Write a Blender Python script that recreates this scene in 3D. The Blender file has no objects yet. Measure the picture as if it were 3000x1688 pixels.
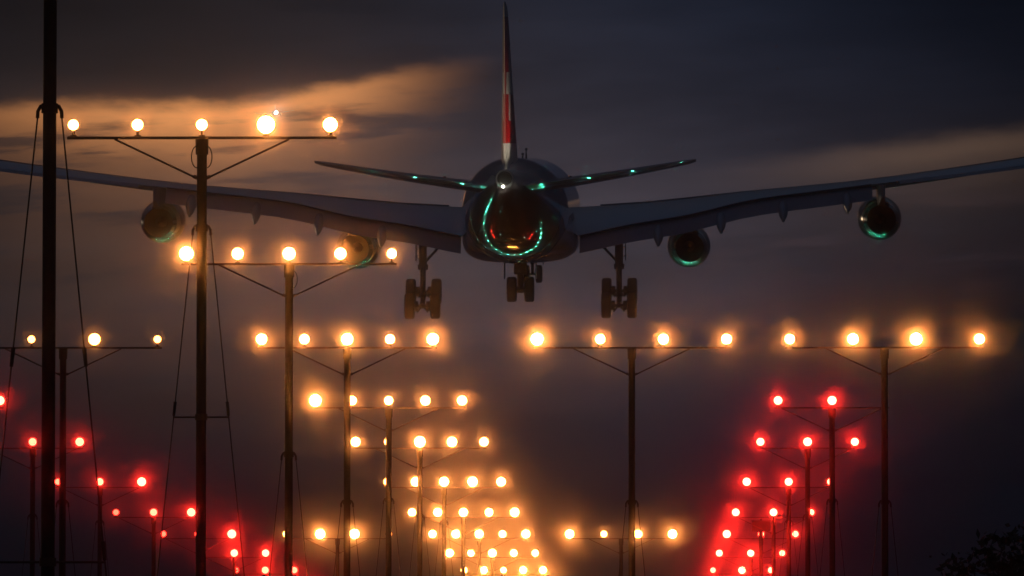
import bpy, bmesh, math, random
import numpy as np
from mathutils import Vector, Matrix

random.seed(7)
R = math.radians
scene = bpy.context.scene
COL = scene.collection

# ------------------------------------------------------------------ camera
F_PX, YAW, PITCH, ROLL = 22489.0, -0.01632, 0.0624, 0.00059   # fitted to the lamp rows, 3000 px wide photo
CAM_Z = 1.7
cy, sy, cp, sp = math.cos(YAW), math.sin(YAW), math.cos(PITCH), math.sin(PITCH)
FW = Vector((sy * cp, cy * cp, sp)); RT = Vector((cy, -sy, 0)); UP = RT.cross(FW)
RT, UP = math.cos(ROLL) * RT + math.sin(ROLL) * UP, -math.sin(ROLL) * RT + math.cos(ROLL) * UP
cam_data = bpy.data.cameras.new('camera')
cam_data.sensor_width = 36.0
cam_data.lens = F_PX / 3000 * 36
cam_data.clip_start = 0.5
cam_data.clip_end = 20000
cam = bpy.data.objects.new('camera', cam_data)
COL.objects.link(cam)
M3 = Matrix((RT, UP, -FW)).transposed()
cam.matrix_world = Matrix.Translation((0, 0, CAM_Z)) @ M3.to_4x4()
scene.camera = cam

def at(px, py, depth):
    """photo pixel + distance along the runway -> world point"""
    r = FW + RT * ((px - 1500) / F_PX) - UP * ((py - 844) / F_PX)
    return Vector((0, 0, CAM_Z)) + r * (depth / r.y)

# ------------------------------------------------------------------ view, sampling
scene.view_settings.view_transform = 'Standard'
scene.view_settings.look = 'None'
scene.view_settings.exposure = 0.0
scene.view_settings.gamma = 1.0
scene.view_settings.use_curve_mapping = False
scene.render.engine = 'CYCLES'
cyc = scene.cycles
cyc.use_denoising = True
cyc.max_bounces = 5
cyc.diffuse_bounces = 2
cyc.glossy_bounces = 3
cyc.transmission_bounces = 2
cyc.volume_bounces = 2
cyc.use_adaptive_sampling = False
cyc.sample_clamp_indirect = 0.0
cyc.sample_clamp_direct = 0.0
cyc.caustics_reflective = False
cyc.caustics_refractive = False

# ------------------------------------------------------------------ node expression helper
class NX:
    def __init__(s, tree): s.t = tree
    def _in(s, sock, v):
        if isinstance(v, bpy.types.NodeSocket): s.t.links.new(v, sock)
        else: sock.default_value = v
    def m(s, op, *a):
        n = s.t.nodes.new('ShaderNodeMath'); n.operation = op
        for i, v in enumerate(a): s._in(n.inputs[i], v)
        return n.outputs[0]
    def add(s, a, b): return s.m('ADD', a, b)
    def sub(s, a, b): return s.m('SUBTRACT', a, b)
    def mul(s, a, b): return s.m('MULTIPLY', a, b)
    def clamp01(s, a):
        n = s.t.nodes.new('ShaderNodeClamp'); s._in(n.inputs[0], a); return n.outputs[0]
    def gauss(s, u, c, w):
        d = s.mul(s.sub(u, c), 1.0 / w)
        return s.m('EXPONENT', s.mul(s.mul(d, d), -1.0))
    def smooth(s, v, lo, hi):
        n = s.t.nodes.new('ShaderNodeMapRange'); n.interpolation_type = 'SMOOTHSTEP'
        s._in(n.inputs['Value'], v); n.inputs['From Min'].default_value = lo; n.inputs['From Max'].default_value = hi
        return n.outputs[0]
    def vec(s, x, y, z):
        n = s.t.nodes.new('ShaderNodeCombineXYZ')
        for i, v in enumerate((x, y, z)): s._in(n.inputs[i], v)
        return n.outputs[0]
    def noise(s, v, scale, detail=4, rough=0.55):
        n = s.t.nodes.new('ShaderNodeTexNoise'); s.t.links.new(v, n.inputs['Vector'])
        n.inputs['Scale'].default_value = scale; n.inputs['Detail'].default_value = detail; n.inputs['Roughness'].default_value = rough
        return n.outputs[0]
    def col(s, fac, rgb):
        """rgb * fac as a colour vector"""
        n = s.t.nodes.new('ShaderNodeVectorMath'); n.operation = 'SCALE'
        n.inputs[0].default_value = rgb; s._in(n.inputs['Scale'], fac); return n.outputs[0]
    def vscale(s, v, fac):
        n = s.t.nodes.new('ShaderNodeVectorMath'); n.operation = 'SCALE'
        s.t.links.new(v, n.inputs[0]); s._in(n.inputs['Scale'], fac); return n.outputs[0]
    def vadd(s, a, b):
        n = s.t.nodes.new('ShaderNodeVectorMath'); n.operation = 'ADD'
        s._in(n.inputs[0], a); s._in(n.inputs[1], b); return n.outputs[0]
    def mixc(s, fac, a, b):
        n = s.t.nodes.new('ShaderNodeMix'); n.data_type = 'RGBA'; n.clamp_factor = True
        s._in(n.inputs[0], fac); s._in(n.inputs[6], a); s._in(n.inputs[7], b); return n.outputs[2]

# ------------------------------------------------------------------ sky: dusk, low sun glow behind a broken cloud deck
SUN_EL, SUN_AZ = R(0.5), R(-24.0)           # sun low ahead, to the left, behind cloud
world = bpy.data.worlds.new('World'); scene.world = world
world.use_nodes = True
wt = world.node_tree; wt.nodes.clear(); w = NX(wt)
tc = wt.nodes.new('ShaderNodeTexCoord')
sx = wt.nodes.new('ShaderNodeSeparateXYZ'); wt.links.new(tc.outputs['Generated'], sx.inputs[0])
AZ = w.mul(w.m('ARCTAN2', sx.outputs[0], sx.outputs[1]), 180 / math.pi)     # degrees from the runway heading
EL = w.mul(w.m('ARCSINE', sx.outputs[2]), 180 / math.pi)
sky = wt.nodes.new('ShaderNodeTexSky'); sky.sky_type = 'NISHITA'; sky.sun_disc = False
sky.sun_elevation = SUN_EL; sky.sun_rotation = SUN_AZ
sky.air_density = 1.6; sky.dust_density = 2.0; sky.ozone_density = 3.0
# large soft cloud structure (stretched along the horizon)
pv = w.vec(w.mul(AZ, 0.30), w.mul(EL, 1.25), 0.0)
n_big = w.noise(pv, 0.9, 5, 0.55)
pv2 = w.vec(w.mul(AZ, 0.75), w.mul(w.sub(EL, w.mul(AZ, 0.06)), 6.5), 3.7)
n_str = w.noise(pv2, 1.0, 6, 0.6)
pv3 = w.vec(w.mul(AZ, 1.6), w.mul(EL, 5.0), 9.1)
n_edge = w.sub(w.noise(pv3, 1.0, 5, 0.62), 0.5)
# deck colour: navy overhead, warmer and lighter toward the sunset side near the horizon
glow_az = w.gauss(AZ, -1.8, 3.2)
warm = w.mul(glow_az, w.gauss(EL, 3.9, 1.2))
upl = w.mul(w.gauss(AZ, -3.2, 3.2), w.gauss(EL, 5.4, 1.6))
mid = w.mul(w.gauss(AZ, -0.1, 2.2), w.gauss(EL, 4.6, 2.2))
tex = w.mul(w.add(0.30, w.mul(n_big, 1.4)), w.add(0.78, w.mul(n_str, 0.44)))
deck = w.vadd(w.col(warm, (0.048, 0.034, 0.0315)), w.col(upl, (0.0085, 0.0062, 0.0045)))
deck = w.vadd(deck, w.col(mid, (0.0055, 0.0095, 0.020)))
deck = w.vadd(deck, w.col(1.0, (0.0021, 0.0030, 0.0060)))              # even dusk grey-blue all round
deck = w.vscale(deck, tex)
# the bright gap under the upper cloud edge
EDGE = w.add(4.95, w.mul(w.m('MAXIMUM', w.add(AZ, 3.05), 0.0), 0.19))       # elevation of the cloud's lower edge
dE = w.sub(w.add(EDGE, w.mul(n_edge, 0.22)), EL)                                # degrees below that edge
open_ = w.smooth(dE, -0.06, 0.10)
fall = w.add(w.mul(0.7, w.m('EXPONENT', w.mul(w.m('POWER', w.mul(w.m('MAXIMUM', dE, 0.0), 3.3), 2.0), -1.0))), w.mul(0.3, w.m('EXPONENT', w.mul(w.m('MAXIMUM', dE, 0.0), -1.6))))
band_az = w.mul(w.gauss(AZ, -3.05, 1.6), w.smooth(AZ, -0.9, -2.3))
streak = w.sub(1.0, w.mul(w.smooth(n_str, 0.47, 0.62), w.mul(0.88, w.smooth(dE, 0.07, 0.22))))
gap = w.mul(w.mul(open_, w.mul(fall, band_az)), streak)
deck = w.vadd(deck, w.col(gap, (0.92, 0.35, 0.098)))
# fainter gap low on the right
EDGE2 = w.add(4.50, w.mul(w.sub(AZ, 1.03), 0.125))
dE2 = w.sub(w.add(EDGE2, w.mul(n_edge, 0.16)), EL)
gap2 = w.mul(w.mul(w.smooth(dE2, -0.12, 0.10), w.m('EXPONENT', w.mul(w.m('MAXIMUM', dE2, 0.0), -4.2))), w.gauss(AZ, 2.3, 1.25))
deck = w.vadd(deck, w.col(gap2, (0.105, 0.060, 0.033)))
str2 = w.mul(w.mul(w.smooth(n_str, 0.48, 0.72), w.gauss(AZ, 1.9, 1.5)), w.gauss(EL, 3.85, 0.40))
deck = w.vadd(deck, w.col(str2, (0.022, 0.010, 0.009)))
above = w.smooth(EL, -1.0, 0.6)
deck = w.vscale(deck, above)
clear = w.vscale(sky.outputs[0], w.add(0.002, w.mul(0.75, w.smooth(EL, 7.0, 32.0))))   # the deck thins out overhead
tot = w.vadd(clear, w.vscale(deck, 10.0))
bg = wt.nodes.new('ShaderNodeBackground'); bg.inputs['Strength'].default_value = 0.1
wt.links.new(tot, bg.inputs['Color'])
wo = wt.nodes.new('ShaderNodeOutputWorld'); wt.links.new(bg.outputs[0], wo.inputs['Surface'])

sun_d = bpy.data.lights.new('sun', 'SUN'); sun_d.energy = 0.02; sun_d.angle = R(4); sun_d.color = (1.0, 0.72, 0.45)
sun_o = bpy.data.objects.new('sun', sun_d); COL.objects.link(sun_o)
sdir = Vector((math.sin(SUN_AZ) * math.cos(R(4)), math.cos(SUN_AZ) * math.cos(R(4)), math.sin(R(4))))
sun_o.rotation_euler = sdir.to_track_quat('Z', 'Y').to_euler(); sun_o.location = (0, -20, 60)

# ------------------------------------------------------------------ materials
def mat(name, color, rough=0.5, metal=0.0, coat=0.0, spec=0.5, var=0.0, vscale=3.0, bump=0.0):
    m = bpy.data.materials.new(name); m.use_nodes = True
    t = m.node_tree; b = t.nodes['Principled BSDF']; x = NX(t)
    b.inputs['Base Color'].default_value = (*color, 1); b.inputs['Roughness'].default_value = rough
    b.inputs['Metallic'].default_value = metal; b.inputs['Specular IOR Level'].default_value = spec
    b.inputs['Coat Weight'].default_value = coat; b.inputs['Coat Roughness'].default_value = 0.015
    if var or bump:
        c = t.nodes.new('ShaderNodeTexCoord')
        n = x.noise(c.outputs['Object'], vscale, 5, 0.6)
        if var:
            k = x.add(1 - var, x.mul(n, 2 * var))
            v = t.nodes.new('ShaderNodeVectorMath'); v.operation = 'SCALE'; v.inputs[0].default_value = color
            t.links.new(k, v.inputs['Scale']); t.links.new(v.outputs[0], b.inputs['Base Color'])
        if bump:
            bn = t.nodes.new('ShaderNodeBump'); bn.inputs['Strength'].default_value = bump
            t.links.new(n, bn.inputs['Height']); t.links.new(bn.outputs[0], b.inputs['Normal'])
    return m

def emit(name, color, strength):
    m = bpy.data.materials.new(name); m.use_nodes = True
    t = m.node_tree; t.nodes.clear()
    e = t.nodes.new('ShaderNodeEmission'); e.inputs['Color'].default_value = (*color, 1); e.inputs['Strength'].default_value = strength
    o = t.nodes.new('ShaderNodeOutputMaterial'); t.links.new(e.outputs[0], o.inputs['Surface'])
    return m

M = {
    'mast': mat('mast_paint', (0.10, 0.034, 0.015), 0.55, var=0.35, vscale=4),
    'steel': mat('galvanised_steel', (0.20, 0.10, 0.06), 0.4, 0.3, var=0.3, vscale=6),
    'wire': mat('guy_wire_steel', (0.12, 0.07, 0.05), 0.45, 0.4),
    'can': mat('lamp_housing', (0.06, 0.045, 0.04), 0.5, var=0.2),
    'cable': mat('black_cable', (0.02, 0.02, 0.02), 0.6),
    'white': mat('white_aircraft_paint', (0.70, 0.70, 0.71), 0.012, coat=0.6, var=0.05, vscale=0.7),
    'wing': mat('grey_wing_paint', (0.42, 0.43, 0.46), 0.22, coat=0.2, var=0.10, vscale=0.6),
    'flap': mat('flap_grey_paint', (0.36, 0.36, 0.38), 0.38, var=0.15, vscale=1.2),
    'seam': mat('flap_cove_painted_shadow', (0.05, 0.05, 0.055), 0.7),
    'nacelle': mat('nacelle_paint', (0.72, 0.69, 0.63), 0.14, 0.5, coat=0.4, var=0.06),
    'nozzle': mat('nozzle_metal', (0.15, 0.145, 0.14), 0.12, 1.0, var=0.2, vscale=5),
    'core': mat('exhaust_black', (0.012, 0.011, 0.010), 0.6),
    'gear': mat('gear_leg_paint', (0.10, 0.09, 0.085), 0.45, var=0.3, vscale=5),
    'tyre': mat('tyre_rubber', (0.018, 0.017, 0.016), 0.75, var=0.2, vscale=8),
    'rim': mat('wheel_rim', (0.12, 0.12, 0.12), 0.4, 0.6),
    'dark': mat('dark_metal', (0.03, 0.03, 0.032), 0.5),
    'asphalt': mat('runway_asphalt', (0.045, 0.045, 0.046), 0.8, var=0.25, vscale=0.4),
    'paint': mat('runway_marking_paint', (0.7, 0.7, 0.68), 0.7, var=0.15, vscale=0.8),
    'grass': mat('night_grass', (0.035, 0.05, 0.02), 0.9, var=0.45, vscale=0.25, bump=0.4),
    'bark': mat('tree_bark', (0.05, 0.035, 0.025), 0.9, var=0.4, vscale=6, bump=0.5),
    'leaf': mat('tree_leaves', (0.04, 0.055, 0.022), 0.6, var=0.5, vscale=1.5),
    'far': mat('distant_aircraft_paint', (0.3, 0.3, 0.32), 0.4),
    'cabinet': mat('cabinet_paint', (0.05, 0.045, 0.045), 0.5, var=0.2),
}
AMBER = (1.0, 0.29, 0.052)
RED = (1.0, 0.018, 0.009)
LAMP_L = 68.0
LENS = {}
def lens_mat(kind, level):
    key = (kind, round(level, 2))
    if key not in LENS:
        c = {'amber': AMBER, 'red': RED, 'green': (0.10, 1.0, 0.62)}[kind]
        LENS[key] = emit('%s_lens_%d' % (kind, len(LENS)), c, LAMP_L * level)
    return LENS[key]

# ------------------------------------------------------------------ geometry helpers
def new_obj(name, me, material=None, parent=None, smooth=False):
    o = bpy.data.objects.new(name, me); COL.objects.link(o)
    if material is not None and not me.materials: me.materials.append(material)
    if parent is not None: o.parent = parent
    if smooth:
        me.polygons.foreach_set('use_smooth', [True] * len(me.polygons))
    return o

def tag(o, label, cat, group=None, kind=None):
    if label: o['label'] = label
    if cat: o['category'] = cat
    if group: o['group'] = group
    if kind: o['kind'] = kind
    return o

def empty(name, loc):
    o = bpy.data.objects.new(name, None); COL.objects.link(o); o.location = loc; o.empty_display_size = 0.2
    return o

def mesh(name, verts, faces):
    me = bpy.data.meshes.new(name); me.from_pydata([tuple(v) for v in verts], [], faces); me.update()
    bm = bmesh.new(); bm.from_mesh(me); bmesh.ops.recalc_face_normals(bm, faces=bm.faces); bm.to_mesh(me); bm.free()
    return me

class MB:
    def __init__(s): s.v = []; s.f = []
    def _add(s, v, f):
        b = len(s.v); s.v += [tuple(x) for x in v]; s.f += [tuple(i + b for i in q) for q in f]; return s
    def tube(s, a, b, r0, r1=None, n=12, cap=True):
        a, b = Vector(a), Vector(b); r1 = r0 if r1 is None else r1
        d = (b - a).normalized(); u = d.orthogonal().normalized(); w_ = d.cross(u)
        v = []
        for p, r in ((a, r0), (b, r1)):
            for i in range(n):
                t = 2 * math.pi * i / n; v.append(p + (u * math.cos(t) + w_ * math.sin(t)) * r)
        f = [(i, (i + 1) % n, n + (i + 1) % n, n + i) for i in range(n)]
        if cap: f += [tuple(range(n - 1, -1, -1)), tuple(range(n, 2 * n))]
        return s._add(v, f)
    def path(s, pts, r, n=8):
        pts = [Vector(p) for p in pts]; v = []; f = []
        u = None
        for k, p in enumerate(pts):
            d = (pts[min(k + 1, len(pts) - 1)] - pts[max(k - 1, 0)]).normalized()
            u = d.orthogonal().normalized() if u is None else (u - d * u.dot(d)).normalized()
            w_ = d.cross(u)
            for i in range(n):
                t = 2 * math.pi * i / n; v.append(p + (u * math.cos(t) + w_ * math.sin(t)) * r)
        for k in range(len(pts) - 1):
            for i in range(n):
                f.append((k * n + i, k * n + (i + 1) % n, (k + 1) * n + (i + 1) % n, (k + 1) * n + i))
        f += [tuple(range(n - 1, -1, -1)), tuple(range((len(pts) - 1) * n, len(pts) * n))]
        return s._add(v, f)
    def box(s, c, h, bev=0.0):
        bm = bmesh.new(); bmesh.ops.create_cube(bm, size=2.0)
        for v in bm.verts: v.co = Vector((v.co.x * h[0], v.co.y * h[1], v.co.z * h[2]))
        if bev: bmesh.ops.bevel(bm, geom=bm.edges[:], offset=bev, segments=2, affect='EDGES', profile=0.5)
        bm.verts.index_update()
        v = [x.co + Vector(c) for x in bm.verts]; f = [[x.index for x in q.verts] for q in bm.faces]; bm.free()
        return s._add(v, f)
    def lathe(s, prof, axis='Y', c=(0, 0, 0), n=24, close=True):
        v = []; f = []
        for (a, r) in prof:
            for i in range(n):
                t = 2 * math.pi * i / n; x, z = r * math.cos(t), r * math.sin(t)
                v.append(Vector(c) + (Vector((x, a, z)) if axis == 'Y' else Vector((a, x, z)) if axis == 'X' else Vector((x, z, a))))
        for k in range(len(prof) - 1):
            for i in range(n):
                f.append((k * n + i, k * n + (i + 1) % n, (k + 1) * n + (i + 1) % n, (k + 1) * n + i))
        if close: f += [tuple(range(n)), tuple(range((len(prof) - 1) * n, len(prof) * n))]
        return s._add(v, f)
    def loft(s, rings, cap=True):
        n = len(rings[0]); v = [p for r in rings for p in r]; f = []
        for k in range(len(rings) - 1):
            for i in range(n):
                f.append((k * n + i, k * n + (i + 1) % n, (k + 1) * n + (i + 1) % n, (k + 1) * n + i))
        if cap: f += [tuple(range(n)), tuple(range((len(rings) - 1) * n, len(rings) * n))]
        return s._add(v, f)
    def me(s, name): return mesh(name, s.v, s.f)
    def build(s, name, material, parent=None, smooth=False, loc=None):
        o = new_obj(name, s.me(name), material, parent, smooth)
        if loc is not None: o.location = loc
        if smooth:
            mod = o.modifiers.new('edge_split', 'EDGE_SPLIT'); mod.split_angle = R(40)
        return o

# ------------------------------------------------------------------ ground, runway
def ground_z(y):
    t = max(0.0, min(1.0, (y - 150) / 315.0))
    return 11.2 * t * t * (3 - 2 * t) * 0.35 + 11.2 * t * 0.65 + (0.55 if 470.5 < y < 474.5 else 0.0)   # low berm added out of view, blocks the green lamps' glow toward the camera

xs = [-640, -400, -220, -120, -70, -40, -20, 0, 20, 40, 70, 120, 220, 400, 640]
ys = [-150, -60, 0, 60, 110] + list(range(140, 470, 15)) + [468, 471.5, 473, 475, 477, 490, 520, 600, 750, 950, 1200, 1440]
gv = [(x, y, ground_z(y)) for y in ys for x in xs]
gf = [(j * len(xs) + i, j * len(xs) + i + 1, (j + 1) * len(xs) + i + 1, (j + 1) * len(xs) + i) for j in range(len(ys) - 1) for i in range(len(xs) - 1)]
tag(new_obj('ground', mesh('ground', gv, gf), M['grass'], smooth=True), None, None, kind='structure')
CX = -6.77015                     # runway centreline
def sheet(name, x0, x1, y0, y1, z, m, parent=None):
    o = new_obj(name, mesh(name, [(x0, y0, z), (x1, y0, z), (x1, y1, z), (x0, y1, z)], [(0, 1, 2, 3)]), m, parent)
    return o
RZ = 11.2
runway = tag(sheet('runway', CX - 30, CX + 30, 478, 1430, RZ + 0.02, M['asphalt']), None, None, kind='structure')
for k in range(6):
    for s_ in (-1, 1):
        x = CX + s_ * (3.2 + 3.6 * k)
        sheet('threshold_stripe', x - 0.9, x + 0.9, 486, 516, RZ + 0.026, M['paint'], runway)
for k in range(12):
    sheet('centreline_stripe', CX - 0.45, CX + 0.45, 530 + 60 * k, 560 + 60 * k, RZ + 0.026, M['paint'], runway)

# ------------------------------------------------------------------ approach light masts
ROW_Y = lambda r: 118.945 + 30.0 * (r - 1)
DH = {1: -.018, 2: -.018, 3: -.012, 4: -.012, 5: .132, 6: .004, 7: -.071, 8: -.004, 9: .014, 10: -.014}
LAMP_Z = lambda r: CAM_Z + 9.99744 + DH.get(r, 0.0)
LENS_R = 0.105

# shared lamp meshes (origin at the lens centre, light goes toward -Y)
can_me = MB().lathe([(-0.030, 0.118), (-0.030, 0.108), (0.010, 0.104), (0.010, 0.118), (0.05, 0.118), (0.12, 0.095), (0.17, 0.05), (0.18, 0.02)], n=20, close=False).me('lamp_can')
stem_me = MB().tube((0, 0.06, -0.175), (0, 0.06, -0.10), 0.022, n=8).box((0, 0.06, -0.168), (0.05, 0.04, 0.008)).me('lamp_stem')
def lens_mesh(kind, level, cache={}):
    key = (kind, round(level, 2))
    if key not in cache:
        me = MB().lathe([(-0.028, 0.02), (-0.026, 0.05), (-0.018, 0.085), (0.004, 0.103)], n=16).me('lens')
        me.materials.append(lens_mat(kind, level)); cache[key] = me
    return cache[key]
can_me.materials.append(M['can']); stem_me.materials.append(M['steel'])

def lamp(parent, x, z, kind, level, size=1.0, name='lamp'):
    c = new_obj(name, can_me, parent=parent); c.location = (x, 0, z); c.scale = (size, size, size)
    l = new_obj('lens', lens_mesh(kind, level), parent=c)
    s = new_obj('stem', stem_me, parent=c); s.scale = (1 / size,) * 3
    return c

def light_mast(row, xc, offs, kind, levels, label, group, collar=None, spreaders=(), nodes=(), loops=False, tubez=None):
    """one mast: tube, cross bar, two braces, lamps, guy wires; xc = offset from the centreline, offs = lamp offsets from the mast"""
    y = ROW_Y(row); gz = ground_z(y); X = CX + xc
    zl = LAMP_Z(row) - gz
    root = empty('approach_light_mast', (X, y, gz))
    tag(root, label, 'light mast', group)
    zb = zl - 0.20                                  # top bar
    MB().tube((0, 0.075, -0.15), (0, 0.075, zb - 0.02), 0.082, 0.078, n=16).build('mast_tube', M['mast'], root, True)
    half = max(abs(offs[0]), abs(offs[-1])) + 0.10
    MB().box((0, 0.06, zb), (half, 0.022, 0.022), 0.005).build('cross_bar', M['steel'], root)
    for s in (-1, 1):
        MB().tube((s * min(1.36, half - 0.1), 0.06, zb - 0.02), (s * 0.10, 0.06, zb - 0.62), 0.016, n=8).tube((s * 0.07, 0.06, zb - 0.625), (s * 0.13, 0.06, zb - 0.60), 0.03, n=8).build('brace', M['steel'], root)
    cap = MB().tube((0, 0.075, zb - 0.26), (0, 0.075, zb - 0.022), 0.098, 0.104, n=16)
    MB().tube((0, 0.075, zb - 0.645), (0, 0.075, zb - 0.59), 0.092, n=16).build('brace_clamp', M['mast'], root, True)
    cap.build('mast_head', M['mast'], root, True)
    if loops:
        for s in loops:
            pts = []
            for i in range(15):
                t = math.pi * (0.5 - i / 14 * 1.25)
                pts.append((s * (0.075 + 0.085 * math.cos(t)), 0.02, zb - 0.30 + 0.17 * math.sin(t)))
            MB().path(pts, 0.009, 6).build('cable_loop', M['cable'], root)
    lit = [v for v in levels if v is not None]; mean = sum(lit) / len(lit)
    for x, lv in zip(offs, levels):
        rel = min(1.3, max(0.8, (lv / mean) ** 0.4)) if lv else 1.0
        if lv and lv < 0.3: rel *= 0.75
        if lv is not None: lamp(root, x, zl, kind, lv, rel * min(1.0 + 0.085 * max(row - 1, 0), 1.6) if kind == 'amber' else rel * (1.15 + 0.06 * (row - 4)))
    if collar is not None:
        zc = zl - collar
        cb = MB().tube((0, 0.075, zc - 0.06), (0, 0.075, zc + 0.05), 0.098, n=16)
        DIRS = ((-1, 0), (1, 0), (0, 1))
        for sx_, sy_ in DIRS:
            if True:
                cb.path([(sx_ * 0.06, 0.075 + sy_ * 0.05, zc + 0.03), (sx_ * 0.105, 0.075 + sy_ * 0.10, zc + 0.02), (sx_ * 0.138, 0.075 + sy_ * 0.14, zc - 0.04), (sx_ * 0.142, 0.075 + sy_ * 0.142, zc - 0.12)], 0.022, 8)
        cb.build('guy_collar', M['mast'], root, True)
        ends = {}
        for sx_, sy_ in DIRS:
            if True:
                h = zc - 0.12
                p = lambda z, sx_=sx_, sy_=sy_, h=h: Vector((sx_ * (0.142 + 0.101 * (h - z)), 0.075 + sy_ * (0.142 + 0.101 * (h - z)), z))
                wb = MB().tube(p(h + 0.02), p(-0.1), 0.0105, n=6)
                for nz in list(nodes) + [s_ - 0.12 for s_ in spreaders]:
                    z = zl - nz; wb.tube(p(z + 0.12), p(z - 0.10), 0.026, 0.022, n=8)
                wb.build('guy_wire', M['wire'], root, True)
        for s_ in spreaders:
            z = zl - s_; e = 0.142 + 0.101 * (zc - 0.12 - z)
            sb = MB().tube((0, 0.075, z - 0.05), (0, 0.075, z + 0.05), 0.10, n=14)
            for sx_, sy_ in DIRS:
                sb.tube((sx_ * 0.05, 0.075 + sy_ * 0.05, z), (sx_ * e, 0.075 + sy_ * e, z), 0.014, n=8)
            sb.build('guy_spreader', M['steel'], root, True)
    return root

ORD = ['', 'nearest', 'second', 'third', 'fourth', 'fifth', 'sixth', 'seventh', 'eighth', 'ninth', 'tenth', 'eleventh', 'twelfth']
C5 = (-2, -1, 0, 1, 2)
GC = 'centreline masts with five amber lamps'
row_gain = {0: .4, 1: 1.1, 2: 2.0, 3: 2.0, 4: 1.7, 5: 1.5, 6: 1.5, 7: 1.5, 8: 1.6, 9: 1.6, 10: 1.6, 11: 1.6, 12: 1.6}
LV = {  # relative lamp brightness, left to right, read from the photograph
    1: (.6, .7, .7, 2.2, 1.3), 2: (2.0, 1.2, 1.5, 1.2, .8), 3: (1.3, 1.0, 1.6, .9, 1.6), 4: (1.9, .9, .8, 1.1, 1.1), 5: (.9, .25, 1.4, 1.1, .8),
    6: (.3, 1.1, 1.2, 1.3, 1), 7: (.9, 1.2, 1.2, 1.0, 1.4), 8: (1, 1.2, 1.2, .9, 1.3), 9: (1.1, .8, 1.1, .9, .8), 10: (.9, 1.2, .8, 1.2, 1.3), 11: (1,) * 5, 12: (1,) * 5}
def q(v): return round(v * 5) / 5 if v > 0.3 else v
centre_labels = {
    0: 'thick dark mast at the left edge, nearest, its top above the picture',
    1: 'nearest mast with five amber lamps, standing high at upper left before the wing',
    2: 'second five-lamp amber mast, its bar crossing in front of the left inboard engine',
    3: 'third five-lamp amber mast, level with the long side bars of amber lamps',
    4: 'fourth five-lamp amber mast, its leftmost lamp the largest, under the left landing gear',
    5: 'fifth five-lamp amber mast from the front, one lamp hidden behind a nearer mast',
    6: 'sixth five-lamp amber mast from the front, its leftmost lamp hidden by a mast',
    7: 'seventh five-lamp amber mast, at the top of the dense lamp cluster',
    8: 'eighth five-lamp amber mast, between the two short low side bars',
    9: 'ninth five-lamp amber mast, second row from the bottom of the cluster',
    10: 'tenth five-lamp amber mast, lowest row of the cluster at the picture bottom',
    11: 'eleventh five-lamp amber mast, just below the picture bottom',
    12: 'twelfth five-lamp amber mast, closest to the runway threshold'}
extra = {0: dict(collar=2.33, spreaders=(7.62,), nodes=(5.25,)), 1: dict(collar=1.60, spreaders=(4.55, 7.6), loops=(-1, 1)), 2: dict(collar=3.9, loops=(1,)),
         3: dict(collar=3.8), 4: dict(collar=2.7), 5: dict(collar=2.3), 6: dict(collar=1.4)}
for r in range(0, 13):
    lv = [q(row_gain.get(r, .6) * v) for v in LV.get(r, (1,) * 5)]
    light_mast(r, -0.07 if r == 0 else 0.0, C5, 'amber', lv, centre_labels[r], GC, **extra.get(r, {}))

# crossbar 300 m before the threshold (row 3) and 150 m (row 8)
P3 = 1.47408
O3 = tuple(P3 * (k - 1.5) for k in range(4))
GX = 'side bars of amber lamps'
light_mast(3, 4.43578 + 1.5 * P3, O3, 'amber', [q(v) for v in (4.0, 2.2, 2.6, 2.4)], 'four-lamp amber mast right of centre, below the right landing gear', GX, collar=3.8)
light_mast(3, 4.43578 + 5.5 * P3, O3, 'amber', [q(v) for v in (2.6, 3.4, 4.4, 2.8)], 'four-lamp amber mast farthest right, above the red lamps', GX, collar=3.8)
light_mast(3, -(4.43578 + 1.5 * P3), O3, 'amber', [.25, .25, .4, .25], 'four-lamp amber mast at far left, behind the thick nearest mast', GX, collar=3.8)
O8 = tuple(1.47 * (k - 1.5) for k in range(4))
light_mast(8, 6.08, O8, 'amber', [q(v) for v in (2.0, .8, 1.6, 1.9)], 'low four-lamp amber mast right of the dense cluster', GX)
light_mast(8, -6.08, O8, 'amber', [q(v) for v in (.4, 2.1, 2.1, .4)], 'low four-lamp amber mast left of the dense cluster', GX)

# red side rows, rows 4 - 12
PR = 1.46923; OR = (-PR, 0, PR); RC = 10.60874 + PR
GR = 'red side row masts'
colR = {4: 2.72, 5: 2.3, 6: 1.4}
for r in range(4, 13):
    g = 1.4 if r > 10 else 2.0
    where = {4: 'topmost', 5: 'second from the top', 6: 'third from the top', 7: 'fourth from the top', 8: 'fifth from the top', 9: 'sixth from the top', 10: 'seventh from the top', 11: 'eighth, just below the picture', 12: 'ninth, beside the runway threshold'}[r]
    lr = {4: (1.0, 1.1, None), 5: (1, 1.2, 1), 6: (1.2, 1.1, .8), 7: (1.1, 1.1, .7), 8: (1.2, .6, .7), 9: (1.1, 1.2, .8), 10: (.7, 1.4, .9)}.get(r, (1, 1, 1))
    ll = {4: (.8, .8, .9), 5: (.6, .6, .7), 6: (.4, .7, 1.0), 7: (.3, .6, .8), 8: (.3, .3, 1.1), 9: (.3, 1.1, 1.0), 10: (.3, .7, .6)}.get(r, (1, 1, 1))
    light_mast(r, RC, OR, 'red', [None if v is None else q(g * v) for v in lr], 'three-lamp red mast in the right-hand row, ' + where, GR, collar=colR.get(r))
    light_mast(r, -RC, OR, 'red', [q(.75 * g * v) for v in ll], 'three-lamp red mast in the left-hand row, ' + where, GR, collar=colR.get(r))

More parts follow.
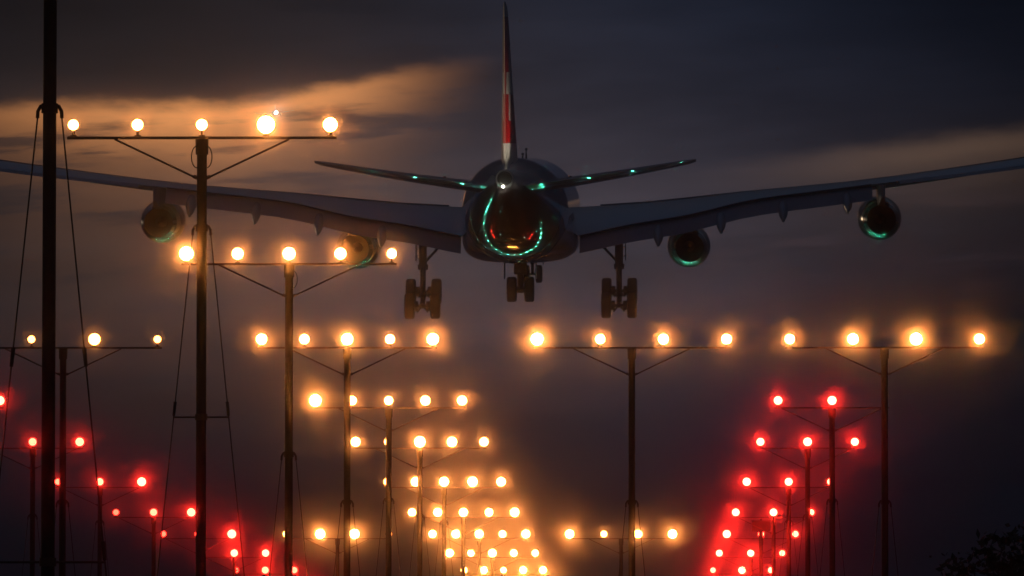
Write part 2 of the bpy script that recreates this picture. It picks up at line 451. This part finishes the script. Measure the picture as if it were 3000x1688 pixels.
# green threshold lamps (below the picture, mirrored in the aircraft's belly)
tb_me = MB().lathe([(0.0, 0.12), (0.05, 0.12), (0.08, 0.06), (0.22, 0.06), (0.26, 0.12), (0.42, 0.13), (0.46, 0.10)], axis='Z', n=14).me('threshold_body')
tb_me.materials.append(M['can'])
tl_me = MB().lathe([(-0.16, 0.02), (-0.15, 0.07), (-0.12, 0.11), (-0.10, 0.115)], c=(0, 0, 0.34), n=14).me('threshold_lens')
tl_me.materials.append(lens_mat('green', 5.3))
for k in range(-9, 10):
    t = empty('threshold_lamp', (CX + 3.3 * k, 476.5, RZ - 0.02))
    tag(t, 'small green lamp in the row across the runway threshold', 'runway lamp', 'green lamps across the runway threshold')
    new_obj('lamp_body', tb_me, parent=t); new_obj('lens', tl_me, parent=t)

# equipment box on a post among the right-hand red lamps
bp = at(2229, 1543, 322.0); gz = ground_z(322.0)
box_root = tag(empty('equipment_post', (bp.x, 322.0, gz)), 'dark equipment box on a post among the right-hand red lamps', 'equipment box')
hz = bp.z - gz
MB().tube((0, 0, -0.1), (0, 0, hz - 0.2), 0.09, n=12).build('post', M['cabinet'], box_root, True)
MB().box((0, 0, hz), (0.37, 0.16, 0.21), 0.02).build('cabinet', M['cabinet'], box_root)
MB().box((0, -0.02, hz + 0.235), (0.40, 0.19, 0.018), 0.006).tube((0, 0, hz + 0.24), (0, 0, hz + 0.32), 0.05, n=10).build('cabinet_roof', M['cabinet'], box_root)

# ------------------------------------------------------------------ the airliner
A_O = Vector((-6.3251725, 416.87336155, 30.31406896 + CAM_Z))
AX = Vector((0.99993014, -0.01143508, 0.00299075)); AY = Vector((0.01116524, 0.99685481, 0.0784591)); AZv = Vector((-0.00387853, -0.07842022, 0.99691285))
jet = empty('airliner', A_O)
jet.matrix_world = Matrix.Translation(A_O) @ Matrix((AX, AY, AZv)).transposed().to_4x4()
tag(jet, 'white four-engined airliner with red tail and white cross, landing gear down', 'airplane')
def P(x, s, z): return Vector((x, 32.0 - s, z))           # s = metres aft of the nose

def interp(tab, s):
    for a, b in zip(tab, tab[1:]):
        if a[0] <= s <= b[0]:
            t = (s - a[0]) / (b[0] - a[0]); t2 = t
            return [a[i] + (b[i] - a[i]) * t2 for i in range(1, len(a))]
    return list(tab[-1][1:] if s > tab[-1][0] else tab[0][1:])

def catmull(tab, s):
    for i in range(len(tab) - 1):
        if tab[i][0] <= s <= tab[i + 1][0]:
            p0 = tab[max(i - 1, 0)]; p1 = tab[i]; p2 = tab[i + 1]; p3 = tab[min(i + 2, len(tab) - 1)]
            h = p2[0] - p1[0]; t = (s - p1[0]) / h; out = []
            for k in range(1, len(p1)):
                m1 = (p2[k] - p0[k]) / (p2[0] - p0[0]) * h if p2[0] != p0[0] else 0
                m2 = (p3[k] - p1[k]) / (p3[0] - p1[0]) * h if p3[0] != p1[0] else 0
                t2, t3 = t * t, t * t * t
                out.append((2 * t3 - 3 * t2 + 1) * p1[k] + (t3 - 2 * t2 + t) * m1 + (-2 * t3 + 3 * t2) * p2[k] + (t3 - t2) * m2)
            return out
    return list(tab[-1][1:])

FUS = [(0, .06, -.62), (.5, .66, -.58), (1.2, 1.12, -.5), (2.5, 1.75, -.34), (4.5, 2.36, -.14), (7, 2.73, -.03), (9.5, 2.82, 0), (20, 2.82, 0), (40, 2.82, 0), (43, 2.81, .02), (46, 2.72, .12), (49, 2.52, .31), (52, 2.20, .58), (55, 1.78, .92), (58, 1.30, 1.26), (60.3, .92, 1.50), (62.0, .60, 1.68), (62.8, .46, 1.75)]
def fus_ring(s, n=144, grow=0.0):
    r, zc = catmull(FUS, s); r += grow
    return [P(r * math.sin(2 * math.pi * i / n), s, zc + r * math.cos(2 * math.pi * i / n)) for i in range(n)]
st = sorted(set([0, .25, .5, .8, 1.2, 1.8, 2.5, 3.5, 4.5, 5.7, 7, 8.2, 9.5] + list(range(12, 42, 3)) + [41 + .25 * k for k in range(87)] + [62.8]))
MB().loft([fus_ring(s) for s in st if s <= 62.8]).build('fuselage', M['white'], jet, True)
# auxiliary power unit exhaust: short dark pipe in the tail cone
MB().lathe([(0.02, .34), (-0.16, .37), (-0.16, .31), (0.02, .28)], c=P(0, 62.8, 1.76), n=24, close=False).build('tail_exhaust', M['dark'], jet, True)
MB().lathe([(-.012, .02), (-.01, .33)], c=P(0, 62.8, 1.76), n=24).build('exhaust_opening', M['core'], jet)  # near-black disc stands in for the shade inside the pipe
# belly fairing
def superring(s, hw, hh, zc, e, n=48):
    out = []
    for i in range(n):
        t = 2 * math.pi * i / n; c_, s_ = math.cos(t), math.sin(t)
        out.append(P(hw * math.copysign(abs(c_) ** (2 / e), c_), s, zc + hh * math.copysign(abs(s_) ** (2 / e), s_)))
    return out
FAIR = [(17.5, 1.6, .9, -1.7, 2.3), (19, 2.5, 1.25, -1.55, 2.6), (21, 2.98, 1.5, -1.38, 3.0), (23.5, 3.12, 1.58, -1.30, 3.3), (30, 3.15, 1.58, -1.28, 3.4), (34.5, 3.12, 1.57, -1.28, 3.3), (37, 2.96, 1.52, -1.25, 3.0), (39.5, 2.62, 1.38, -1.28, 2.7), (42.0, 1.9, 1.02, -1.55, 2.4), (43.5, .9, .5, -2.0, 2.2)]
MB().loft([superring(s, *catmull(FAIR, s)) for s in [17.5, 18.2, 19, 20, 21, 22, 23.5, 26, 29, 32, 34.5, 35.5, 36.5, 37.5, 38.5, 39.5, 40.5, 41.5, 42.3, 43, 43.5]]).build('belly_fairing', M['white'], jet, True)

# ---- wings
def airfoil(n=14):
    """upper then lower surface, (chord fraction, half thickness unit)"""
    up_, lo = [], []
    for i in range(n + 1):
        x = 0.5 * (1 - math.cos(math.pi * i / n))
        yt = 5 * (.2969 * math.sqrt(x) - .126 * x - .3516 * x * x + .2843 * x ** 3 - .1036 * x ** 4)
        cam_ = 0.10 * x * (1 - x)
        up_.append((x, yt, cam_)); lo.append((x, -yt, cam_))
    return up_[::-1] + lo[1:]
AF = airfoil(24)
def foil_ring(x, sl, zl, st_, zt, th, up_axis=False, cut=1.0):
    c_ = st_ - sl; out = []
    for (u, t, cm) in AF:
        u2 = min(u, cut)
        s = sl + c_ * u2; z = zl + (zt - zl) * u2 + (t * th) * c_ + cm * c_ * 0.25
        out.append(P(x, s, z))
    return out
#        x     LE s   LE z   TE s   TE z   t/c
WING = [(0.5, 19.6, -.62, 33.0, -1.78, .12), (3.1, 21.5, -.39, 33.1, -1.43, .118), (6.0, 23.4, -.16, 33.2, -.82, .112), (9.2, 25.4, .24, 33.4, -.30, .105), (12.5, 27.5, .66, 34.1, .47, .10), (16.8, 30.3, 1.12, 35.3, 1.03, .10), (19.6, 32.1, 1.48, 36.1, 1.38, .10), (24.0, 34.9, 2.12, 38.2, 1.90, .105), (27.5, 37.2, 2.68, 39.95, 2.36, .105), (29.6, 38.6, 3.02, 41.0, 2.72, .10)]
def wing_at(x): return catmull([(a[0],) + a[1:] for a in WING], x)
for sd in (-1, 1):
    xs_ = [0.5, 1.8, 3.1, 4.5, 6.0, 7.6, 9.2, 10.8, 12.5, 14.6, 16.8, 18.2, 19.6, 21.8, 24, 26, 27.5, 28.6, 29.6]
    wob = MB().loft([foil_ring(sd * x, *wing_at(x)) for x in xs_]).build('wing', M['wing'], jet, True)
    # flaps: deflected panels behind and below the trailing edge
    for (xa, xb, nm, gap_) in ((3.22, 9.657, 'inboard_flap', 0), (9.66, 19.05, 'outboard_flap', 0)):
        rings = []
        k = 8
        for i in range(k + 1):
            x = xa + (xb - xa) * i / k
            sl, zl, s1, z1, th = wing_at(x)
            c_ = 1.75 if x < 9.6 else 1.75 - 0.012 * (x - 9.6)
            rings.append(foil_ring(sd * x, s1 - .38, z1 - .07, s1 - .38 + c_ * .86, z1 - .07 - c_ * .50 + (0.04 if x > 9.6 else 0), .13))
        MB().loft(rings).build(nm, M['flap'], wob, True)
    # shadow of the flap cove, painted as a dark strip along the shroud edge
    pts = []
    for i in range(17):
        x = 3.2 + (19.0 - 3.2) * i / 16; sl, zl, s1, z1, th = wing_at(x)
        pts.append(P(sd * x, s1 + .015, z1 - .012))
    MB().path(pts, .045, 6).build('cove_shadow_strip', M['seam'], wob, True)
    # drooped aileron: closing panel outboard
    rings = []
    for i in range(6):
        x = 20.5 + (28.3 - 20.5) * i / 5; sl, zl, s1, z1, th = wing_at(x)
        rings.append(foil_ring(sd * x, s1 - .55, z1 + .02, s1 + .42, z1 - .16, .16))
    MB().loft(rings).build('aileron', M['flap'], wob, True)
    # flap track fairings
    for x in (7.5, 10.9, 14.25, 17.7):
        sl, zl, s1, z1, th = wing_at(x)
        rings = []
        for (ds, dz, hw, hh) in ((-2.9, -.30, .05, .06), (-2.2, -.38, .20, .24), (-1.0, -.50, .29, .36), (.2, -.66, .29, .44), (1.1, -.88, .25, .44), (1.8, -1.10, .14, .34), (2.25, -1.30, .03, .10)):
            rings.append([P(sd * x + hw * math.sin(2 * math.pi * i / 16), s1 + ds, z1 + dz + hh * math.cos(2 * math.pi * i / 16)) for i in range(16)])
        MB().loft(rings).build('flap_track_fairing', M['wing'], wob, True)
    # leading-edge slat
    rings = []
    for i in range(10):
        x = 4.2 + (28.5 - 4.2) * i / 9; sl, zl, s1, z1, th = wing_at(x); c_ = (s1 - sl)
        rings.append(foil_ring(sd * x, sl - .45, zl - .40, sl + .14 * c_, zl + .05 * c_, .20))
    MB().loft(rings).build('slat', M['wing'], wob, True)
    # winglet
    rings = []
    for (x, sl, zl, c_, th) in ((29.6, 38.65, 2.98, 2.35, .10), (29.95, 38.95, 3.25, 2.05, .09), (30.15, 39.6, 4.0, 1.4, .08), (30.3, 40.4, 5.0, .75, .08)):
        rr = []
        for (u, t, cm) in AF: rr.append(P(sd * (x + t * th * c_), sl + c_ * u, zl - (.28 * u if zl < 3.1 else 0)))
        rings.append(rr)
    MB().loft(rings).build('winglet', M['white'], wob, True)

    # ---- horizontal stabiliser (trimmed leading edge down)
    HT = [(0.6, 54.6, 1.13, 60.3, 1.40, .105), (1.4, 55.1, 1.21, 60.45, 1.45, .105), (5.5, 57.6, 1.84, 61.45, 2.01, .105), (9.2, 59.9, 2.50, 62.2, 2.60, .10), (9.65, 60.4, 2.60, 62.25, 2.68, .07)]
    hob = MB().loft([foil_ring(sd * x, *catmull(HT, x)) for x in [0.6 + 8.6 * k / 40 for k in range(41)] + [9.4, 9.65]]).build('horizontal_stabiliser', M['white'], jet, True)
    rings = []
    for i in range(7):
        x = 1.75 + (9.1 - 1.75) * i / 6; sl, zl, s1, z1, th = catmull(HT, x); c_ = s1 - sl
        rings.append(foil_ring(sd * x, s1 - .30 * c_, z1 - .30 * (z1 - zl), s1 + .06, z1 + .015, .13))
    MB().loft(rings).build('elevator', M['white'], hob, True)

    # ---- engines
    for (x, s_exit, zc, ln, nm) in ((9.17, 29.6, -2.12, 4.9, 'inboard_engine'), (19.55, 35.2, -.60, 4.9, 'outboard_engine')):
        c0 = P(sd * x, s_exit, zc)
        e = empty(nm, c0); e.parent = jet; e.rotation_euler = (R(1.2), 0, sd * R(1.0))
        # nacelle barrel, nozzle ring, inlet lip; +Y is forward
        MB().lathe([(4.72, .93), (4.9, .98), (4.86, 1.03), (4.5, 1.13), (3.6, 1.19), (2.6, 1.18), (1.6, 1.10), (.75, .97), (.70, .955)], n=40, close=False).build('nacelle', M['nacelle'], e, True)
        MB().lathe([(.70, .956), (.3, .87), (0, .80), (0, .775), (.35, .80), (1.2, .86), (2.2, .88)], n=40, close=False).build('exhaust_nozzle', M['nozzle'], e, True)
        MB().lathe([(4.86, .95), (4.6, .90), (3.9, .92)], n=40, close=False).build('inlet_duct', M['nozzle'], e, True)
        MB().lathe([(2.2, .89), (2.15, .3), (1.2, .27), (.45, .05)], n=32).build('core_plug', M['core'], e, True)
        MB().lathe([(3.9, .92), (3.95, .3), (4.3, .04)], n=32).build('fan', M['dark'], e, True)
        # pylon, carried up into the wing underside
        sl, zl, s1, z1, th = wing_at(x); cl = Vector(c0)
        rings = []
        for (yy, z0, zz1, hw) in ((4.0, 1.02, 1.14, .10), (2.8, 1.05, 1.55, .20), (1.5, .98, (zl - zc) + .05, .22), (.2, .74, (zl - zc) - .02, .21), (-1.0, .86, (zl - zc) + .02, .17), (-2.2, .98 + (.25 if x < 10 else .3), (zl - zc) - .02, .06)):
            s_here = s_exit - yy                                   # keep the top edge inside the wing section
            if s_here > sl - .2:
                u_ = min(1.0, max(0.0, (s_here - sl) / (s1 - sl)))
                zz1 = zl + (z1 - zl) * u_ - zc - .04
            zz1 = max(zz1, z0 + .08)
            rings.append([(hw, yy, z0), (hw, yy, zz1), (-hw, yy, zz1), (-hw, yy, z0)])
        MB().loft([[Vector(p) for p in r] for r in rings]).build('pylon', M['wing'], e)

    # ---- main landing gear
    g = empty('main_landing_gear', P(sd * 5.34, 32.3, -1.2)); g.parent = jet
    MB().tube((0, 0, .2), (0, 0, -1.75), .235, .215, n=18).tube((0, 0, -1.75), (0, 0, -2.05), .30, .27, n=18).tube((0, 0, -2.05), (0, 0, -3.6), .155, n=16).tube((0, -.05, -3.45), (0, .05, -3.45), .2, n=12).build('oleo_strut', M['gear'], g, True)
    MB().tube((-sd * 1.12, .15, -.55), (-sd * .12, .05, -1.62), .075, n=10).tube((-sd * 1.12, .5, -.5), (-sd * .12, .12, -1.62), .045, n=8).build('side_stay', M['gear'], g, True)
    MB().box((sd * .36, .15, -.72), (.025, .75, .85), .01).tube((sd * .12, .1, -1.0), (sd * .36, .1, -.8), .03, n=6).tube((sd * .12, .1, -1.4), (sd * .36, .1, -1.3), .03, n=6).build('leg_door', M['white'], g)
    MB().tube((-.08, -.22, -1.95), (-.05, -.62, -2.6), .06, n=8).tube((.08, -.22, -1.95), (.05, -.62, -2.6), .06, n=8).tube((0, -.62, -2.6), (0, -.12, -3.3), .09, n=8).build('torque_link', M['gear'], g, True)
    fa, ra = Vector((0, 1.0, -3.24)), Vector((0, -1.0, -4.00))
    MB().path([fa, (0, 0, -3.60), ra], .15, 10).build('bogie_beam', M['gear'], g, True)
    for ax in (fa, ra):
        MB().tube(ax + Vector((-.62, 0, 0)), ax + Vector((.62, 0, 0)), .09, n=12).tube(ax + Vector((-.46, 0, 0)), ax + Vector((-.22, 0, 0)), .27, n=16).tube(ax + Vector((.22, 0, 0)), ax + Vector((.46, 0, 0)), .27, n=16).tube(ax + Vector((-.10, 0, -.10)), ax + Vector((-.30, 0, -.34)), .05, n=6).tube(ax + Vector((.10, 0, -.10)), ax + Vector((.30, 0, -.34)), .05, n=6).build('axle', M['gear'], g, True)
        for k in (-1, 1):
            wh = empty('wheel', ax + Vector((k * .70, 0, 0))); wh.parent = g
            MB().lathe([(-.24, .38), (-.27, .50), (-.265, .60), (-.22, .675), (-.13, .70), (.13, .70), (.22, .675), (.265, .60), (.27, .50), (.24, .38)], axis='X', n=36, close=False).build('tyre', M['tyre'], wh, True)
            MB().lathe([(-.24, .05), (-.16, .12), (-.14, .30), (-.24, .385), (.24, .385), (.14, .30), (.16, .12), (.24, .05)], axis='X', n=28).build('rim', M['rim'], wh, True)

# ---- centre gear
g = empty('centre_landing_gear', P(0, 33.4, -2.6)); g.parent = jet
MB().box((0, 0, -.35), (.36, .22, .55), .08).tube((0, 0, -.7), (0, 0, -1.75), .19, .17, n=16).tube((0, .9, .1), (0, .1, -1.0), .10, n=10).build('oleo_strut', M['gear'], g, True)
MB().tube((-.42, 0, -1.72), (.42, 0, -1.72), .10, n=12).tube((-.22, 0, -1.72), (.22, 0, -1.72), .19, n=14).build('axle', M['gear'], g, True)
for k in (-1, 1):
    wh = empty('wheel', (k * .475, 0, -1.71)); wh.parent = g
    MB().lathe([(-.24, .38), (-.27, .50), (-.265, .60), (-.22, .67), (-.13, .69), (.13, .69), (.22, .67), (.265, .60), (.27, .50), (.24, .38)], axis='X', n=36, close=False).build('tyre', M['tyre'], wh, True)
    MB().lathe([(-.24, .05), (-.16, .12), (-.14, .30), (-.24, .385), (.24, .385), (.14, .30), (.16, .12), (.24, .05)], axis='X', n=28).build('rim', M['rim'], wh, True)
    MB().box((k * .86, .1, -.62), (.03, .55, .52), .01).build('gear_door', M['white'], g)
# ---- nose gear
g = empty('nose_landing_gear', P(0, 6.9, -2.3)); g.parent = jet
MB().tube((0, 0, .2), (0, 0, -1.0), .13, n=14).tube((0, 0, -1.0), (0, 0, -1.6), .09, n=12).tube((0, 1.3, -.1), (0, .1, -.9), .06, n=8).tube((-.4, 0, -1.55), (.4, 0, -1.55), .07, n=10).build('oleo_strut', M['gear'], g, True)
for k in (-1, 1):
    wh = empty('wheel', (k * .37, 0, -1.55)); wh.parent = g
    MB().lathe([(-.18, .28), (-.20, .38), (-.16, .49), (-.09, .52), (.09, .52), (.16, .49), (.20, .38), (.18, .28)], axis='X', n=32, close=False).build('tyre', M['tyre'], wh, True)
    MB().lathe([(-.18, .04), (-.10, .22), (-.18, .285), (.18, .285), (.10, .22), (.18, .04)], axis='X', n=24).build('rim', M['rim'], wh, True)
    MB().box((k * .62, .2, -.62), (.025, .7, .40), .01).build('gear_door', M['white'], g)

# ---- fin: red with a white cross, white foot
def fin_material():
    m = bpy.data.materials.new('red_tail_paint_white_cross'); m.use_nodes = True
    t = m.node_tree; b = t.nodes['Principled BSDF']; x = NX(t)
    c = t.nodes.new('ShaderNodeTexCoord'); s = t.nodes.new('ShaderNodeSeparateXYZ'); t.links.new(c.outputs['Object'], s.inputs[0])
    yy, zz = s.outputs[1], s.outputs[2]                       # y forward, z up, aircraft axes
    a = x.m('ABSOLUTE', x.sub(zz, 6.6)); bq = x.m('ABSOLUTE', x.add(yy, 27.0))
    bar1 = x.mul(x.m('LESS_THAN', a, 0.56), x.m('LESS_THAN', bq, 1.9))
    bar2 = x.mul(x.m('LESS_THAN', a, 1.9), x.m('LESS_THAN', bq, 0.56))
    cross = x.m('MAXIMUM', bar1, bar2)
    tip = x.m('GREATER_THAN', zz, 9.95); foot = x.m('LESS_THAN', zz, 3.55)
    wmask = x.m('MAXIMUM', cross, x.m('MAXIMUM', tip, foot))
    colr = x.mixc(wmask, (0.60, 0.010, 0.008, 1), (0.72, 0.70, 0.66, 1))
    t.links.new(colr, b.inputs['Base Color']); b.inputs['Roughness'].default_value = 0.25; b.inputs['Coat Weight'].default_value = 0.2
    return m
M['fin'] = fin_material()
#       z     LE s   TE s   half thickness fraction
FIN = [(1.8, 49.6, 60.2, .085), (3.0, 51.0, 60.35, .085), (6.5, 55.0, 61.15, .085), (9.9, 58.9, 61.95, .09), (10.45, 59.7, 62.1, .085), (10.7, 60.5, 62.15, .05)]
def fin_ring(z, sl, st_, th, frm=0.0):
    c_ = st_ - sl
    return [P(t * th * c_, sl + c_ * u, z) for (u, t, cm) in AF]
fin = MB().loft([fin_ring(z, *catmull(FIN, z)) for z in (1.8, 2.4, 3, 4, 5.2, 6.5, 7.6, 8.8, 9.9, 10.2, 10.45, 10.7)]).build('tail_fin', M['fin'], jet, True)
rr = []
for z in (2.75, 3.6, 5.2, 6.5, 7.6, 8.8, 9.85):
    sl, s1, th = catmull(FIN, z); c_ = s1 - sl
    rr.append([P(t * .12 * (.34 * c_), s1 - .32 * c_ + (.34 * c_) * u, z) for (u, t, cm) in AF])
MB().loft(rr).build('rudder', M['fin'], fin, True)
rr = []
for (s, hw, z0, z1) in ((47.0, .05, 2.35, 2.5), (49.5, .35, 2.2, 2.75), (53, .62, 1.9, 2.72), (57, .62, 1.6, 2.62), (59.4, .42, 1.6, 2.5), (60.6, .12, 1.7, 2.35)):
    rr.append([P(hw, s, z0), P(hw * .7, s, z0 + (z1 - z0) * .6), P(hw * .45, s, z1), P(-hw * .45, s, z1), P(-hw * .7, s, z0 + (z1 - z0) * .6), P(-hw, s, z0)])
MB().loft(rr).build('fin_root_fairing', M['white'], fin, True)
# antennas on the crown of the fuselage
for (s, hw, h_) in ((20.0, .24, .50), (27.5, .10, .22)):
    MB().loft([[P(a, s + b_, 2.78) for a, b_ in ((.05, -.3), (.05, .3), (-.05, .3), (-.05, -.3))], [P(a, s + .15 + b_, 2.82 + h_) for a, b_ in ((.02, -.15), (.02, .2), (-.02, .2), (-.02, -.15))]]).lathe([(-.35, .02), (-.2, .07), (.1, .08), (.3, .03)], c=P(0, s + .1, 2.82 + h_), n=10).build('antenna', M['dark'], jet)
# lamps carried by the aircraft
MB().tube(P(-.07, 62.5, 1.40), P(-.07, 63.05, 1.36), .085, .08, n=12).build('tail_lamp_housing', M['dark'], jet, True)
tl = MB().lathe([(-.06, .01), (-.05, .04), (-.02, .065), (.05, .07), (.12, .05)], c=P(-.07, 63.12, 1.36), n=16).build('tail_lamp', emit('tail_lamp_white', (1, .93, .75), 16), jet, True)
for sd in (-1, 1):
    lb = MB().lathe([(-.06, .01), (-.05, .05), (.02, .07), (.1, .05)], axis='X', c=P(sd * 3.2, 58.6, 1.82), n=12).build('logo_lamp', M['dark'], jet, True)
    ld = bpy.data.lights.new('logo_light', 'SPOT'); ld.energy = 420; ld.color = (1.0, .86, .66); ld.spot_size = R(60); ld.spot_blend = .8; ld.shadow_soft_size = .05
    lo = bpy.data.objects.new('logo_light', ld); COL.objects.link(lo); lo.parent = jet
    p0 = P(sd * 3.1, 58.9, 2.05); p1 = P(0, 60.3, 4.4)
    lo.location = p0; lo.rotation_euler = (p1 - p0).to_track_quat('-Z', 'Y').to_euler()

# ------------------------------------------------------------------ distant aircraft with its landing light on
FD = 6000.0
fp = at(803.5, 331, FD)
far = tag(empty('distant_airplane', fp), 'tiny distant airplane with a bright white light above the upper left lamps', 'airplane')
far.rotation_euler = (R(4), R(-5), R(8))
MB().lathe([(-13, .3), (-9, 1.2), (-4, 1.75), (8, 1.75), (11, 1.2), (13, .2)], n=16).build('fuselage', M['far'], far, True)
for sd in (-1, 1):
    MB().loft([[Vector((sd * .8, 3 , -.6)), Vector((sd * .8, 0, -.1)), Vector((sd * .8, -3, -.6)), Vector((sd * .8, 0, -1.0))], [Vector((sd * 15.5, -2.2, .9)), Vector((sd * 15.5, -2.8, 1.1)), Vector((sd * 15.5, -3.6, .9)), Vector((sd * 15.5, -2.8, .75))]]).build('wing', M['far'], far)
    MB().lathe([(-2.0, .4), (-1, .95), (1.6, 1.0), (2.4, .7)], c=(sd * 5.2, 2.4, -1.4), n=14).build('engine', M['far'], far, True)
    MB().loft([[Vector((sd * .4, -8.8, .9)), Vector((sd * .4, -10, 1.1)), Vector((sd * .4, -11.4, .9)), Vector((sd * .4, -10, .75))], [Vector((sd * 5, -10.8, 1.3)), Vector((sd * 5, -11.3, 1.36)), Vector((sd * 5, -12, 1.3)), Vector((sd * 5, -11.3, 1.24))]]).build('tailplane', M['far'], far)
MB().loft([[Vector((.2, -8, 1)), Vector((0, -7.4, 1)), Vector((-.2, -8, 1)), Vector((0, -11.5, 1))], [Vector((.1, -11, 6)), Vector((0, -10.8, 6)), Vector((-.1, -11, 6)), Vector((0, -12.8, 6))]]).build('tail_fin', M['far'], far)
MB().lathe([(-.6, .05), (-.45, .8), (0, 1.15), (.45, .8), (.6, .05)], c=(0, -13.5, 0), n=14).build('bright_lamp', emit('far_lamp_white', (1, .96, .88), 60), far, True)

# ------------------------------------------------------------------ tree at lower right
def tree(x, y, height, rad, label, seed):
    rnd = random.Random(seed)
    gz_ = ground_z(y)
    root = tag(empty('tree', (x, y, gz_)), label, 'tree')
    tb = MB(); tips = []
    trunk_h = height * .34
    tb.path([(0, 0, -.2), (.05, .03, trunk_h * .5), (.0, .1, trunk_h)], .22, 10)
    def branch(p, d, ln, r, lvl):
        e = p + d * ln
        mid_ = p + d * ln * .5 + Vector((rnd.uniform(-.1, .1), rnd.uniform(-.1, .1), .06)) * ln * .5
        tb.tube(p, mid_, r, r * .8, n=6); tb.tube(mid_, e, r * .8, r * .55, n=6)
        tips.append((e, lvl))
        if lvl < 3:
            for _ in range(3 if lvl < 2 else 2):
                nd = (d + Vector((rnd.uniform(-.9, .9), rnd.uniform(-.9, .9), rnd.uniform(-.25, .6)))).normalized()
                branch(e, nd, ln * rnd.uniform(.55, .8), r * .55, lvl + 1)
    for k in range(7):
        a = 2 * math.pi * k / 7 + rnd.uniform(-.3, .3); el_ = rnd.uniform(.15, 1.1)
        branch(Vector((0, .05, trunk_h * rnd.uniform(.7, 1.0))), Vector((math.cos(a) * math.cos(el_), math.sin(a) * math.cos(el_), math.sin(el_))), rad * rnd.uniform(.35, .5), .11, 0)
    tb.build('trunk', M['bark'], root, True)
    v, f = [], []
    for (c_, lvl) in tips:
        if lvl < 1: continue
        for _ in range(34 if lvl < 3 else 30):
            o = c_ + Vector((rnd.gauss(0, .28), rnd.gauss(0, .28), rnd.gauss(0, .24)))
            a = Vector((rnd.gauss(0, 1), rnd.gauss(0, 1), rnd.gauss(0, 1))).normalized(); b_ = a.orthogonal().normalized()
            b_ = (Matrix.Rotation(rnd.uniform(0, 6.28), 3, a) @ b_); sl = rnd.uniform(.09, .18)
            k = len(v)
            v += [o - b_ * sl, o + a.cross(b_) * sl * .5, o + b_ * sl, o - a.cross(b_) * sl * .5]; f.append((k, k + 1, k + 2, k + 3))
    me = bpy.data.meshes.new('crown'); me.from_pydata([tuple(p) for p in v], [], f); me.update()
    new_obj('crown', me, M['leaf'], root)
    return root
tree(14.5, 214, 8.2, 5.4, 'dark leafy tree at the lower right corner', 5)
tree(17.8, 232, 10.0, 6.4, 'taller dark tree just beyond the lower right corner', 11)

# ------------------------------------------------------------------ haze, added to spread halos around the lamps
hz_m = bpy.data.materials.new('halo_haze'); hz_m.use_nodes = True
ht = hz_m.node_tree; ht.nodes.clear()
pvn = ht.nodes.new('ShaderNodeVolumePrincipled')
pvn.inputs['Color'].default_value = (0.96, 0.96, 0.97, 1); pvn.inputs['Density'].default_value = 0.0006; pvn.inputs['Anisotropy'].default_value = 0.999
pvn.inputs['Density Attribute'].default_value = ''; pvn.inputs['Temperature Attribute'].default_value = ''; pvn.inputs['Color Attribute'].default_value = ''
hz_m.cycles.volume_sampling = 'DISTANCE'
hout = ht.nodes.new('ShaderNodeOutputMaterial'); ht.links.new(pvn.outputs[0], hout.inputs['Volume'])
hzo = MB().box((0, 645, 22.0), (645, 800, 24.0)).build('haze', hz_m)
tag(hzo, 'thin even haze added for the halos of the approach lights', 'haze', kind='stuff')
